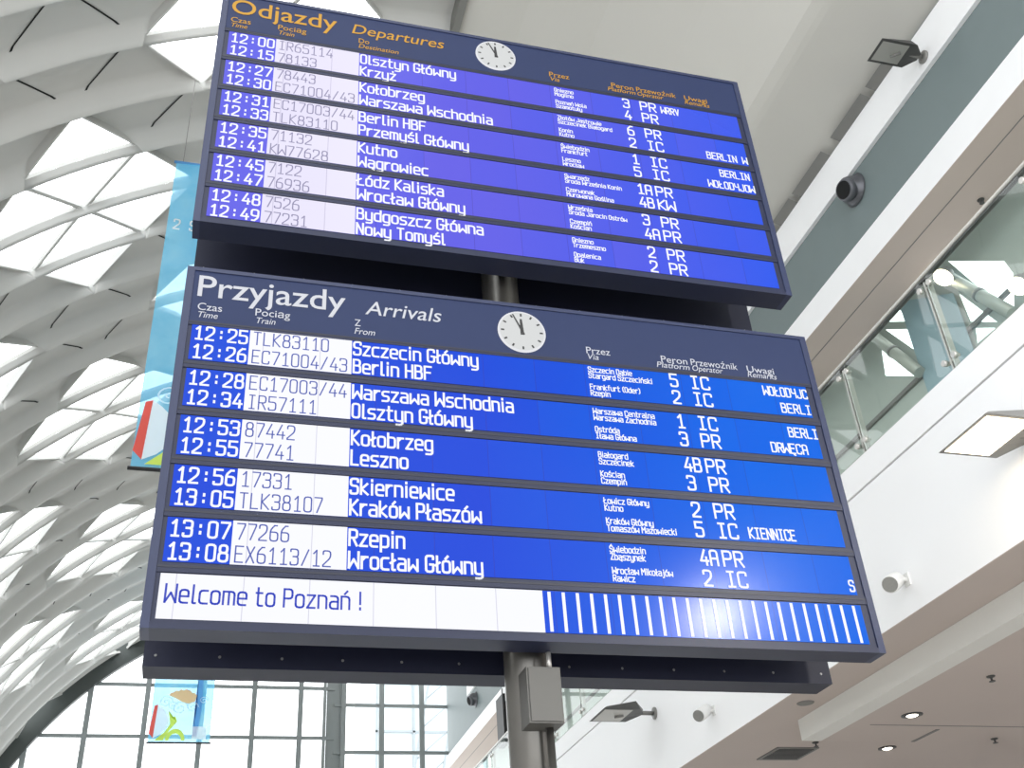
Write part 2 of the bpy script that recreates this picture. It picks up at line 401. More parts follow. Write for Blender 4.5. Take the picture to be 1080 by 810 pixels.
def emit_patch(bmx, ua, ub, fl, j, nseg, dh=0.0, hf=hprof):
    """one strip of the roof between two scan lines"""
    (la, ra), (lb, rb) = fl(ua), fl(ub)
    ya, yb = Y0+(j+ua)*PITCH, Y0+(j+ub)*PITCH
    ha, hb = hf(ua)+dh, hf(ub)+dh
    for s in range(nseg):
        f0, f1 = s/nseg, (s+1)/nseg
        pts = [vault(la+(ra-la)*f0, ya, ha), vault(la+(ra-la)*f1, ya, ha), vault(lb+(rb-lb)*f1, yb, hb), vault(lb+(rb-lb)*f0, yb, hb)]
        vs = []
        for p in pts:
            if not vs or all((p-q.co).length > 1e-5 for q in vs): vs.append(bmx.verts.new(p))
        if len(vs) >= 3:
            f = bmx.faces.new(vs); f.smooth = True
H = 5.3
for j in range(JMIN, JMAX):
    even = (j % 2 == 0)
    base = 51.2 if even else 56.5         # nodes on rib j
    for k in range(-5, 5):
        for typ in ('up', 'down'):
            if typ == 'up':
                t0 = base + 10.6*k
                if t0 < 3 or t0 > 90: continue
                full = lambda u, t0=t0: (t0-H*u, t0+H*u); r = j+2/3
            else:
                t0 = base + 10.6*k + H
                if t0 < 3 or t0 > 90: continue
                full = lambda u, t0=t0: (t0-H*(1-u), t0+H*(1-u)); r = j+1/3
            ci = in_cluster(r, t0)
            tri_state[(j, typ, round(t0, 1))] = ci is not None
            D = 0.22
            def nb(side):        # is the panel across that diagonal glazed too?
                if typ == 'up': return in_cluster(j+1/3, t0+side*H) is not None
                return in_cluster(j+2/3, t0+side*H) is not None
            for ua, ub in zip(US, US[1:]):
                if ci is None:
                    emit_patch(vb, ua, ub, full, j, 5); continue
                ya, yb = Y0+(j+ua)*PITCH, Y0+(j+ub)*PITCH
                for e, side in ((0, -1), (1, 1)):
                    if nb(side): continue
                    pa, pb = full(ua)[e], full(ub)[e]
                    if abs(hglz(ua)-hprof(ua))+abs(hglz(ub)-hprof(ub)) > 1e-4:
                        quad(vb, [vault(pa, ya, hprof(ua)), vault(pb, yb, hprof(ub)), vault(pb, yb, hglz(ub)), vault(pa, ya, hglz(ua))])
                if ub <= 0.081 or ua >= 0.929:
                    emit_patch(vb, ua, ub, full, j, 5, 0.0, hglz)
                else:
                    def left(u): l, rr = full(u); mid = (l+rr)/2; return (l, min(mid, l+D))
                    def right(u): l, rr = full(u); mid = (l+rr)/2; return (max(mid, rr-D), rr)
                    def midf(u): return (left(u)[1], right(u)[0])
                    emit_patch(vb, ua, ub, left, j, 1, 0.0, hglz); emit_patch(vb, ua, ub, right, j, 1, 0.0, hglz)
                    g = gl.setdefault(ci, NB()); emit_patch(g, ua, ub, midf, j, 4, LIFT, hglz)
                    for e in (0, 1):
                        pa, pb = midf(ua)[e], midf(ub)[e]
                        quad(vb, [vault(pa, ya, hglz(ua)), vault(pb, yb, hglz(ub)), vault(pb, yb, hglz(ub)+LIFT), vault(pa, ya, hglz(ua)+LIFT)])
                    for ue, cond in ((ua, ua <= 0.081), (ub, ub >= 0.929)):
                        if not cond: continue
                        l_, r_ = midf(ue); y_ = Y0+(j+ue)*PITCH
                        if r_-l_ < .05: continue
                        for q in range(4):
                            qa, qb = l_+(r_-l_)*q/4, l_+(r_-l_)*(q+1)/4
                            quad(vb, [vault(qa, y_, hglz(ue)), vault(qb, y_, hglz(ue)), vault(qb, y_, hglz(ue)+LIFT), vault(qa, y_, hglz(ue)+LIFT)])
bmesh.ops.remove_doubles(vb, verts=vb.verts[:], dist=0.002)
vo = struct('ceiling', vb, M['vault'])
# dark slots on the diagonals of the closed panels
sb = NB()
for j in range(JMIN, JMAX):
    base = 51.2 if j % 2 == 0 else 56.5
    for k in range(-5, 5):
        t0 = base+10.6*k
        if t0 < 3 or t0 > 88: continue
        for sgn in (-1, 1):
            up = tri_state.get((j, 'up', round(t0, 1)), False)
            dn = tri_state.get((j, 'down', round(t0+sgn*H, 1)), False)
            if up or dn: continue
            for ua, ub in ((.16, .45), (.45, .72), (.72, .77)):
                pa = [vault(t0+sgn*H*ua+e, Y0+(j+ua)*PITCH, hprof(ua)-0.012) for e in (-.10, .10)]
                pb = [vault(t0+sgn*H*ub+e, Y0+(j+ub)*PITCH, hprof(ub)-0.012) for e in (-.10, .10)]
                quad(sb, (pa[0], pa[1], pb[1], pb[0]))
struct('groove', sb, M['groove'], vo)
wn = 2
for ci in sorted(gl):
    struct('window_%d' % wn, gl[ci], M['glaze']); wn += 1

# springing wall under the vault on the left
bm = NB(); box(bm, -7.3, -6.85, YB, YE, 0, 5.3); struct('wall_left', bm, M['wallwhite'])

# smooth grey ceiling on the right, with a small fold, up to the white edge beam
xb = CX+8.0
prof = [(3.30, 15.98), (4.2, 15.72), (5.2, 15.1), (6.2, 14.15), (7.07, 13.125), (7.20, 13.045), (7.28, 13.01), (xb+0.35, 12.58)]
bm = NB(); prism_y(bm, prof + [(xb+0.35, 16.6), (3.30, 16.6)], YB, YE-3.2)
co_ = struct('ceiling.001', bm, M['ceil'])
bm = NB(); box(bm, 3.18, 3.298, YB, YE-3.2, 15.9, 16.65); struct('trim_1', bm, M['ceil_edge'])
# vent slots between ceiling and beam
bm = NB()
for ya, yb in ((2.45, 3.08), (3.2, 4.03), (4.3, 5.2), (5.3, 5.85), (6.0, 6.9), (7.0, 7.9)):
    quad(bm, [(8.175, ya, 12.632), (8.322, ya, 12.580), (8.322, yb, 12.580), (8.175, yb, 12.632)])
struct('trim_2', bm, M['lampgrey'])
# white edge beam
bm = NB(); box(bm, xb, xb+0.06, YB, YE-3.2, CZ+10.33, CZ+10.93); struct('trim_3', bm, M['white'])
# slate recess panel
bm = NB(); box(bm, xb+0.06, xb+0.3, YB, YE, CZ+8.81, CZ+12.0); struct('wall_right', bm, M['slate'])
# white fascia of the upper gallery: two steps with a shadow line
bm = NB(); box(bm, xb, xb+0.06, YB, YE, CZ+9.02, CZ+9.28); struct('trim_4', bm, M['white'])
bm = NB(); box(bm, xb-0.02, xb+0.06, YB, YE, CZ+8.806, CZ+9.008); struct('trim_5', bm, M['white'])
# taupe soffit of the upper gallery
zs = CZ+8.80
bm = NB(); box(bm, xb-0.019, CX+8.84, YB, YE, zs, zs+0.006); so = struct('ceiling.002', bm, M['brown'])
bm = NB(); box(bm, xb+0.32, xb+0.335, YB, YE, zs-0.003, zs); struct('groove', bm, M['seam'], so)
bm = NB(); box(bm, xb+0.95, xb+0.965, YB, YE, zs-0.003, zs); struct('groove', bm, M['seam'], so)

# gallery rear wall with cut-out openings
XG = 9.725
wins = [
 [(5.68,11.06),(5.5,10.87),(5.46,10.63),(6.02,11.03)],
 [(5.93,10.82),(5.46,10.49),(5.49,10.15)],
 [(6.12,10.71),(6.23,10.18),(5.5,9.69)],
 [(4.31,10.83),(3.43,10.11),(3.37,9.85),(3.55,9.46),(3.68,9.48),(4.22,10.64)],
 [(4.32,10.26),(3.89,9.47),(4.3,9.78)],
 [(4.26,9.64),(3.95,9.42),(4.32,9.44)],
]
# the gallery wall stands a little lower than the soffit; openings are clipped to it
ZG1 = 12.4
def clip_lower(poly): return poly
bm = NB()
outer = [Vector((YB, 6.4, 0)), Vector((YE, 6.4, 0)), Vector((YE, ZG1, 0)), Vector((YB, ZG1, 0))]
loops = [outer] + [[Vector((y, z, 0)) for y, z in w] for w in wins]
flat = [v for l in loops for v in l]
vv = [bm.verts.new((XG, v.x, v.y)) for v in flat]
for t in tessellate_polygon(loops):
    try: bm.faces.new([vv[i] for i in t])
    except ValueError: pass
struct('wall_right.001', bm, M['interior'])
for w in wins:
    bm = NB(); bm.faces.new([bm.verts.new((XG+0.03, y, z)) for y, z in w])
    struct('window_%d' % wn, bm, M['glaze']); wn += 1
bm = NB(); box(bm, XG-0.05, XG-0.005, YB, YE, CZ+8.0, CZ+8.06); struct('trim_6', bm, M['seam'])

# lower gallery: white front wall, floor slab, groove
XW = CX+6.2
YW = 21.3
bm = NB(); box(bm, XW, XW+0.25, YB, YW, CZ+3.386, CZ+4.785); struct('wall_right.002', bm, M['wallwhite'])
bm = NB(); box(bm, XW-0.012, XW+0.25, YB, YW, CZ+4.80, CZ+5.10); struct('trim_7', bm, M['wallwhite'])
bm = NB(); box(bm, XW+0.02, XW+0.25, YB, YW, CZ+4.785, CZ+4.80); struct('trim_8', bm, M['seam'])
bm = NB(); box(bm, XW+0.25, XG, YB, YW, CZ+4.9, CZ+5.06); struct('floor.001', bm, M['floor'])
# lower soffit, dropped part and its beam
bm = NB(); box(bm, XW+0.001, 14, YB, YW, CZ+3.38, CZ+3.386); lo = struct('ceiling.003', bm, M['soffit'])
bm = NB(); box(bm, 7.10, 7.35, YB, 6.29, CZ+3.14, CZ+3.378); struct('trim_9', bm, M['softbeam'])
bm = NB(); box(bm, 7.35, 14, YB, 6.29, CZ+3.14, CZ+3.375); lo2 = struct('ceiling.004', bm, M['soffit'])
bm = NB(); box(bm, 7.6, 14, 5.6, 5.62, CZ+3.137, CZ+3.14); struct('groove', bm, M['seam'], lo2)
bm = NB(); box(bm, 13.8, 14.0, YB, YW, 0, CZ+3.4); struct('wall_right.003', bm, M['wallwhite'])  # unseen wall closing the lower storey, added to stop light leaks

# ------------------------------------------------------------------ glazed end wall
def zarch(x):
    q = 1-((x-XC)/EA)**2
    return ZC+EB*math.sqrt(max(q, 0))
def xe(r): return CX+36.0*r
def ze(r): return CZ+36.0*r
win = bpy.data.objects.new('window_1', None); COL.objects.link(win); win.location = (2, YE, 0); win['_org'] = (2, YE, 0); win['kind'] = 'structure'
bm = NB()
n = 60; xs = [-6.9+i*(14.6+6.9)/n for i in range(n+1)]
lo_ = [bm.verts.new((x, YE+0.05, 0.0)) for x in xs]; hi_ = [bm.verts.new((x, YE+0.05, max(zarch(x), 0.1))) for x in xs]
for i in range(n): bm.faces.new((lo_[i], lo_[i+1], hi_[i+1], hi_[i]))
link('glazing', bm, M['glaze'], win)
for r, w in ((-.191,.16),(-.143,.16),(-.097,.16),(-.049,.16),(-.001,.16),(.044,.16),(.086,.16),(.108,.10),(.1255,.16),(.161,.17),(.199,.17),(.238,.16)):
    x = xe(r); bm = NB(); box(bm, x-w/2, x+w/2, YE-0.1, YE+0.02, 0, zarch(x)); link('mullion', bm, M['frame'], win)
bm = NB(); box(bm, xe(.110), xe(.124), YE-0.02, YE+0.03, 0, zarch(4.5)); link('post_infill', bm, M['frame'], win)
xm = xe(.117)
def transom(x0, x1, z):
    bm = NB(); box(bm, x0, x1, YE-0.06, YE+0.01, z-.055, z+.055); link('transom', bm, M['frame'], win)
for z in (.132, .178, .225, .2735, .319, .364, .41):
    zz = ze(z); s = (zz-ZC)/EB
    xl = XC-EA*math.sqrt(1-min(1, s*s)) if s > 0 else -6.9
    if zz < 15.9: transom(xl, xm, zz)
for z in (.135, .177, .219, .261, .304, .347, .389):
    if ze(z) < 15.6: transom(xm, 8.9, ze(z))
bm = NB()
for i in range(80):
    t0, t1 = i*100/80, (i+1)*100/80
    p = [vault(t0, 0, -.28), vault(t1, 0, -.28), vault(t1, 0, .45), vault(t0, 0, .45)]
    a = [bm.verts.new((q.x, YE-.16, q.z)) for q in p]; b = [bm.verts.new((q.x, YE+.04, q.z)) for q in p]
    for f in ((a[0],a[1],a[2],a[3]), (b[3],b[2],b[1],b[0]), (a[0],b[0],b[1],a[1]), (a[2],b[2],b[3],a[3])): bm.faces.new(f)
link('arch_frame', bm, M['arch'], win)

# a pale building and a lattice mast outdoors, seen through the end wall
b_ = thing('station_building', (12, 56, 0), 'pale outdoor building with steel grid facade seen through the end glazing', 'building')
bm = NB(); box(bm, 9.2, 26, 52, 60, 0, 22); link('facade', bm, M['extlight'], b_)
bm = NB()
for i in range(9): box(bm, 9.2+i*2, 9.32+i*2, 51.9, 52, 0, 22)
for i in range(8): box(bm, 9.2, 26, 51.9, 52, 2+i*2.6, 2.1+i*2.6)
link('facade_grid', bm, M['extdark'], b_)
mast = thing('lattice_mast', (11, 46, 0), 'pale leaning steel lattice outdoors, left of the building behind the glazing', 'mast')
for dx in (0, 1.4):
    bm = NB(); tube(bm, (8.6+dx, 46, 6), (11.0+dx, 46, 19), .07, 8); link('rail', bm, M['extdark'], mast)
bm = NB()
for i in range(9):
    f = i/9; g = (i+1)/9
    tube(bm, (8.6+2.4*f, 46, 6+13*f), (10.0+2.4*g, 46, 6+13*g), .04, 6)
link('bracing', bm, M['extdark'], mast)
del mast['_org'], b_['_org']

# ------------------------------------------------------------------ display boards
ZL = 5.7376                 # top of the arrivals board
ZU = ZL+2.5166              # top of the departures board

def board(name, label, x0, x1, ztop, zbot, depth, scr_y):
    t = thing(name, ((x0+x1)/2, depth/2, zbot), label, 'information board')
    bm = NB(); box(bm, x0+.012, x1-.012, .03, depth, zbot+.012, ztop-.012); link('cabinet', bm, M['navydark'], t, bevel=.006)
    # outer frame: ring of four bars with bevelled edges
    w = .042
    bm = NB(); box(bm, x0, x0+w, 0, depth-.01, zbot, ztop); link('frame', bm, M['navylip'], t, bevel=.008)
    bm = NB(); box(bm, x1-w, x1, 0, depth-.01, zbot, ztop); link('frame', bm, M['navylip'], t, bevel=.008)
    bm = NB(); box(bm, x0+w, x1-w, 0, depth-.01, ztop-.026, ztop); link('frame', bm, M['navylip'], t, bevel=.006)
    bm = NB(); box(bm, x0+w, x1-w, 0, depth-.01, zbot, zbot+.03); link('frame', bm, M['navy'], t, bevel=.008)
    for z in (zbot+.5, ztop-.5):
        bm = NB(); box(bm, 1.86, 2.14, depth, .266, z-.04, z+.04); link('bracket', bm, M['navydark'], t)
    return t

def clock(t, cx, cz, r):
    bm = NB(); lathe(bm, [(r, 0), (r, .028), (r*.93, .03), (r*.93, .024)], (cx, .026, cz), (0, -1, 0), 48)
    c = link('clock', bm, M['clockrim'], t)
    bm = NB(); lathe(bm, [(r*.93, 0), (r*.93, .003)], (cx, .0, cz), (0, -1, 0), 48); link('clock_face', bm, M['clockface'], c)
    bm = NB()
    for k in range(12):
        a = k*PI/6; d = Vector((math.sin(a), 0, math.cos(a))); s = Vector((d.z, 0, -d.x))*.006
        p = Vector((cx, -.0045, cz)); quad(bm, [p+d*r*.74-s, p+d*r*.88-s, p+d*r*.88+s, p+d*r*.74+s])
    link('hour_marks', bm, M['black'], c)
    for nm, a, l, w in (('minute_hand', math.radians(-24), .88, .0055), ('hour_hand', math.radians(-2), .60, .009)):
        d = Vector((math.sin(a), 0, math.cos(a))); s = Vector((d.z, 0, -d.x))*w; p = Vector((cx, -.007 if nm == 'hour_hand' else -.0085, cz))
        bm = NB(); quad(bm, [p-d*r*.18-s*1.4, p+d*r*l-s*.8, p+d*r*l+s*.8, p-d*r*.18+s*1.4]); link(nm, bm, M['black'], c)

SY = .006   # face of the display modules
SX0, SX1, TX0, TX1 = .065, 3.912, .384, .962
def row(t, ztop, h, blue, white, entries, ink, x1=SX1, vias=(), rem=()):
    """one glazed strip with two lines of train data"""
    zt, zb = ztop-.028, ztop-.028-h
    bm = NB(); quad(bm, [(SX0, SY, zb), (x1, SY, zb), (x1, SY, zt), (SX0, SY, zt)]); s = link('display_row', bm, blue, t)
    bm = NB(); quad(bm, [(TX0, SY-.001, zb), (TX1, SY-.001, zb), (TX1, SY-.001, zt), (TX0, SY-.001, zt)]); wp = link('train_number_field', bm, white, s)
    y = SY-.003
    def put(nm, text, x, z, cap, stroke, m, **kw):
        b = NB(); lcd(b, text, x, z, cap, y, stroke, **kw); link(nm, b, m, s)
    W_ = M['lcdwhite']
    for i, (tm, tr, de, pl, op) in enumerate(entries):
        zz = ztop-(.131 if i == 0 else .256)
        put('time_lettering', tm, .085, zz, .086, 1.0, W_, mono=4.5, width=.285)
        put('train_number_lettering', tr, .407, zz, .086, .62, ink, mono=4.4, width=.0541*len(tr)-.014)
        put('destination_lettering', de, .974, zz, .089, 1.0, W_, width=lcd_width(de)*.01275)
        put('platform_lettering', pl, 2.955, zz, .09, 1.0, W_, mono=4.3, width=len(pl)*.058-.014)
        put('operator_lettering', op, 3.095, zz, .09, 1.0, W_, mono=4.3, width=len(op)*.067-.014)
    for i, (a, b) in enumerate(vias):
        zz = ztop-(.085 if i == 0 else .212)
        for q, s_ in enumerate((a, b)):
            put('via_lettering', s_, 2.412, zz-.045*q, .036, 1.25, W_, width=lcd_width(s_)*.00545)
    for (line, x, w, tx) in rem:
        put('remark_lettering', tx, x, ztop-(.126 if line == 0 else .247), .066, 1.05, W_, mono=4.3, width=w)

def divider(t, x0, x1, z, hh=.024):
    bm = NB(); box(bm, x0, x1, .003, .03, z-hh, z+hh); d = link('row_divider', bm, M['navy'], t, bevel=.004)
    bm = NB(); box(bm, x0, x1, .0015, .003, z+.001, z+.012); link('shadow_gap', bm, M['bezel'], d)

# ---- arrivals
ar = board('arrivals_board', 'lower dark navy board headed Przyjazdy Arrivals with five train rows and a welcome strip', 0.0, 4.0, ZL, ZL-2.1926, .18, SY)
bm = NB(); box(bm, .042, 3.958, .006, .03, ZL-.385, ZL-.026); hp = link('header_panel', bm, M['header'], ar)
bm = NB(); box(bm, .042, 3.958, .009, .03, ZL-2.163, ZL-.385); link('bezel', bm, M['navy'], ar)
ZH = ZL; yh = .003
def HT(text, x, z, c, w, y, sh, wt):
    b = NB(); header_text(b, text, x, z, c, w, y, sh, wt); link('header_lettering', b, HTM, hp)
HTM = M['txtwhite']
HT('Przyjazdy', .072, ZH-.208, .150, .845, yh, 0, .006)
HT('Arrivals', 1.035, ZH-.209, .100, .455, yh, .2, .004)
for s_, x, z, c, w, sh in (('Czas',.082,.306,.050,.135,0),('Time',.083,.358,.041,.112,.2),('Pociąg',.403,.304,.050,.197,0),('Train',.406,.358,.041,.110,.2),
    ('Z',.974,.303,.048,.036,0),('From',.974,.361,.044,.118,.2),('Przez',2.414,.325,.050,.158,0),('Via',2.412,.368,.042,.078,.2),
    ('Peron',2.914,.332,.050,.180,0),('Przewoźnik',3.118,.332,.050,.327,0),('Platform',2.878,.373,.042,.222,.2),('Operator',3.118,.373,.042,.212,.2),
    ('Uwagi',3.511,.339,.050,.193,0),('Remarks',3.507,.377,.042,.205,.2)):
    HT(s_, x, ZH-z, c, w, yh, sh, .003)
clock(ar, 2.003, ZL-.2163, .1532)
A = [
 ([('12:25','TLK83110','Szczecin Główny','5','IC'),('12:26','EC71004/43','Berlin HBF','2','IC')],
  [('Szczecin Dąbie','Stargard Szczeciński'),('Frankfurt (Oder)','Rzepin')], [(0,3.60,.305,'WOŁODYJC'),(1,3.70,.205,'BERLI')]),
 ([('12:28','EC17003/44','Warszawa Wschodnia','1','IC'),('12:34','IR57111','Olsztyn Główny','3','PR')],
  [('Warszawa Centralna','Warszawa Zachodnia'),('Ostróda','Iława Główna')], [(0,3.71,.200,'BERLI'),(1,3.565,.245,'DRWĘCA')]),
 ([('12:53','87442','Kołobrzeg','4B','PR'),('12:55','77741','Leszno','3','PR')],
  [('Białogard','Szczecinek'),('Kościan','Czempiń')], []),
 ([('12:56','17331','Skierniewice','2','PR'),('13:05','TLK38107','Kraków Płaszów','5','IC')],
  [('Łowicz Główny','Kutno'),('Kraków Główny','Tomaszów Mazowiecki')], [(1,3.292,.296,'KIENNICE')]),
 ([('13:07','77266','Rzepin','4A','PR'),('13:08','EX6113/12','Wrocław Główny','2','IC')],
  [('Świebodzin','Zbąszynek'),('Wrocław Mikołajów','Rawicz')], [(1,3.872,.028,'S')]),
]
zr = [ZL-.378-.3005*k for k in range(6)]
for k, (en, vi, re_) in enumerate(A):
    row(ar, zr[k], .241, M['blueL'], M['whiteL'], en, M['lcdink'], vias=vi, rem=re_)
for k in range(6): divider(ar, .044, 3.956, zr[k]-(0 if k else .020), .024 if k else .014)
# welcome strip
zt, zb = zr[5]-.030, zr[5]-.262
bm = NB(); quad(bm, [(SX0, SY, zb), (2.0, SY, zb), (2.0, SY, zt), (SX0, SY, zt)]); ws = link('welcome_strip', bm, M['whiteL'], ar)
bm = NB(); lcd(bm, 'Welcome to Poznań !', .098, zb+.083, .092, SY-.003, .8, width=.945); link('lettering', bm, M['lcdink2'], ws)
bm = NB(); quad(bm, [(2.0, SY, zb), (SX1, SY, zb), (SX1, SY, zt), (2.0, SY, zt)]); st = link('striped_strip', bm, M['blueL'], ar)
bm = NB()
for k in range(24):
    x = 2.036+k*.0794; quad(bm, [(x-.009, SY-.002, zb+.006), (x+.009, SY-.002, zb+.006), (x+.009, SY-.002, zt-.006), (x-.009, SY-.002, zt-.006)])
link('white_stripes', bm, M['lcdwhite'], st)

# ---- departures
de = board('departures_board', 'upper dark navy board headed Odjazdy Departures in orange with six train rows', -.008, 3.988, ZU, ZU-2.166, .18, SY)
bm = NB(); box(bm, .034, 3.946, .006, .03, ZU-.380, ZU-.026); hp = link('header_panel', bm, M['header'], de); HTM = M['txtorange']
bm = NB(); box(bm, .034, 3.946, .009, .03, ZU-2.136, ZU-.380); link('bezel', bm, M['navy'], de)
HT('Odjazdy', .062, ZU-.216, .150, .735, yh, 0, .006)
HT('Departures', .905, ZU-.212, .100, .67, yh, .2, .004)
for s_, x, z, c, w, sh in (('Czas',.066,.312,.050,.135,0),('Time',.066,.364,.041,.112,.2),('Pociąg',.388,.310,.050,.197,0),('Train',.390,.362,.041,.110,.2),
    ('Do',.956,.305,.048,.075,0),('Destination',.956,.358,.042,.285,.2),('Przez',2.385,.312,.050,.158,0),('Via',2.383,.358,.042,.078,.2),
    ('Peron',2.880,.314,.050,.180,0),('Przewoźnik',3.084,.314,.050,.327,0),('Platform',2.846,.358,.042,.222,.2),('Operator',3.084,.358,.042,.212,.2),
    ('Uwagi',3.481,.316,.050,.193,0),('Remarks',3.478,.362,.042,.205,.2)):
    HT(s_, x, ZU-z, c, w, yh, sh, .003)
clock(de, 1.975, ZU-.191, .1532)
D_ = [
 ([('12:00','IR65114','Olsztyn Główny','3','PR'),('12:15','78133','Krzyż','4','PR')], [('Gniezno','Mogilno'),('Poznań Wola','Szamotuły')], [(0,3.265,.14,'WRRV')]),
 ([('12:27','78443','Kołobrzeg','6','PR'),('12:30','EC71004/43','Warszawa Wschodnia','2','IC')], [('Złotów Jastrowie','Szczecinek Białogard'),('Konin','Kutno')], [(1,3.57,.325,'BERLIN W')]),
 ([('12:31','EC17003/44','Berlin HBF','1','IC'),('12:33','TLK83110','Przemyśl Główny','5','IC')], [('Świebodzin','Frankfurt'),('Leszno','Wrocław')], [(0,3.645,.235,'BERLIN'),(1,3.535,.362,'WOŁODYJOW')]),
 ([('12:35','71132','Kutno','1A','PR'),('12:41','KW77628','Wągrowiec','4B','KW')], [('Swarzędz','Środa Września Konin'),('Czerwonak','Murowana Goślina')], []),
 ([('12:45','7122','Łódz Kaliska','3','PR'),('12:47','76936','Wrocław Główny','4A','PR')], [('Września','Środa Jarocin Ostrów'),('Czempiń','Kościan')], []),
 ([('12:48','7526','Bydgoszcz Główna','2','PR'),('12:49','77231','Nowy Tomyśl','2','PR')], [('Gniezno','Trzemeszno'),('Opalenica','Buk')], []),
]
zq = [ZU-.386-.2925*k for k in range(6)]
for k, (en, vi, re_) in enumerate(D_):
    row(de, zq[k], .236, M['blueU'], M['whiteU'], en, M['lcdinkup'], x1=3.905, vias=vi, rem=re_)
for k in range(6): divider(de, .036, 3.944, zq[k]-(0 if k else .014), .024 if k else .014)

# ---- the pair of boards behind, facing away: their dark backs close the gaps
for nm, lab, z1, z0 in (('display_cabinet', 'dark sheet metal back of the lower rear board, seen beneath the arrivals board', ZL, ZL-2.175),
                        ('display_cabinet.001', 'dark metal back of the upper rear board, seen in the gap between both boards', ZU, ZU-2.10)):
    t = thing(nm.split('.')[0], (2, .7, z0), lab, 'display cabinet', 'backs of the rear boards')
    bm = NB(); box(bm, 0, 4.0, .6, .8, z0, z1); link('cabinet', bm, M['navydark'], t, bevel=.01)
    for i in range(13):
        bm = NB(); lathe(bm, [(.008, 0), (.006, .004)], (.06+i*.323, .6, z0+.06), (0, -1, 0), 8); link('screw', bm, M['screw'], t)
    for z in (z0+.5, z1-.5):
        bm = NB(); box(bm, 1.86, 2.14, .5119, .6, z-.04, z+.04); link('bracket', bm, M['navydark'], t)

# ---- post and junction box
pt = thing('support_post', (2.0, .39, 0), 'round grey steel post carrying both boards', 'post')
bm = NB(); tube(bm, (2.0, .39, 0.02), (2.0, .39, ZU-.1), .122, 40); link('tube', bm, M['pole'], pt)
jb = thing('junction_box', (2.0, .19, ZL-2.58), 'small grey metal junction box on the post just under the arrivals board', 'junction box')
bm = NB(); box(bm, 1.915, 2.10, .12, .2681, ZL-2.575, ZL-2.285); link('casing', bm, M['box'], jb, bevel=.006)
bm = NB(); box(bm, 1.925, 2.09, .113, .12, ZL-2.566, ZL-2.294); link('lid', bm, M['box'], jb, bevel=.003)
bm = NB(); tube(bm, (2.055, .16, ZL-2.287), (2.055, .16, ZL-2.193), .014, 12); link('cable_conduit', bm, M['steel'], jb)
bm = NB(); tube(bm, (2.05, .215, ZL-4.2), (2.05, .215, ZL-2.575), .02, 14); link('lower_conduit', bm, M['pole'], jb)

# ------------------------------------------------------------------ balustrade of the lower gallery
zf = CZ+5.10; zrail = CZ+6.2
bl = thing('glass_balustrade', (XW+.06, 4, zf), 'clear glass balustrade with steel posts and thin handrail on the lower gallery edge', 'balustrade')
bm = NB(); tube(bm, (XW+.03, YB+.1, zrail), (XW+.03, YW-.05, zrail), .022, 12); link('handrail', bm, M['steel'], bl)
bm = NB(); box(bm, XW+.02, XW+.05, YB+.1, YW-.05, zrail-.06, zrail-.03); link('handrail_channel', bm, M['lampdark'], bl)
posts = [1.50+1.525*k for k in range(-4, 13)]
for i, y in enumerate(posts):
    bm = NB()
    for dy in (-.03, .012): box(bm, XW+.03, XW+.085, y+dy, y+dy+.018, zf-.02, zrail-.02)
    p = link('post', bm, M['steel'], bl, bevel=.003)
    for zz in (zf+.13, zrail-.14):
        for sg in (-1, 1):
            bm = NB()
            tube(bm, (XW-.012, y+sg*.075, zz), (XW+.03, y+sg*.075, zz), .030, 12)
            tube(bm, (XW+.045, y, zz), (XW+.045, y+sg*.075, zz), .012, 8)
            tube(bm, (XW+.03, y+sg*.075, zz), (XW+.06, y+sg*.075, zz), .018, 8)
            link('clamp', bm, M['steel'], p)
    if i+1 < len(posts):
        bm = NB(); box(bm, XW+.008, XW+.020, y+.035, posts[i+1]-.035, zf+.03, zrail-.05); link('glass_panel', bm, M['railglass'], bl)

# gallery steelwork behind the glass
def tube_thing(name, p0, p1, r, label, cat, group=None):
    t = thing(name, p0, label, cat, group)
    bm = NB(); tube(bm, p0, p1, r, 20); link('tube', bm, M['tube'], t)
    d = (Vector(p1)-Vector(p0)); m_ = Vector(p0)+d*.55
    bm = NB(); tube(bm, m_-d.normalized()*.03, m_+d.normalized()*.03, r*1.12, 20); link('sleeve', bm, M['lampgrey'], t)
    return t
xg = XG-.12
tube_thing('steel_brace', (xg, 4.36, 10.62), (xg, 3.50, 9.30), .085, 'diagonal steel tube beside the lit lamp behind the glass balustrade', 'brace', 'gallery braces')
tube_thing('steel_brace', (xg, 6.25, 11.05), (xg, 5.38, 9.66), .085, 'diagonal steel tube further along, behind the second glass panel', 'brace', 'gallery braces')
pc = thing('gallery_screen', (xg, 4.9, zf), 'bluish upright sheet between the two gallery braces', 'screen')
bm = NB(); bm.faces.new([bm.verts.new((xg+.06, y, z)) for y, z in ((5.42, 10.95), (4.36, 10.3), (4.36, CZ+5.06), (5.42, CZ+5.06))])
link('sheet', bm, mat('bluish panel', (150, 174, 184), .3), pc)

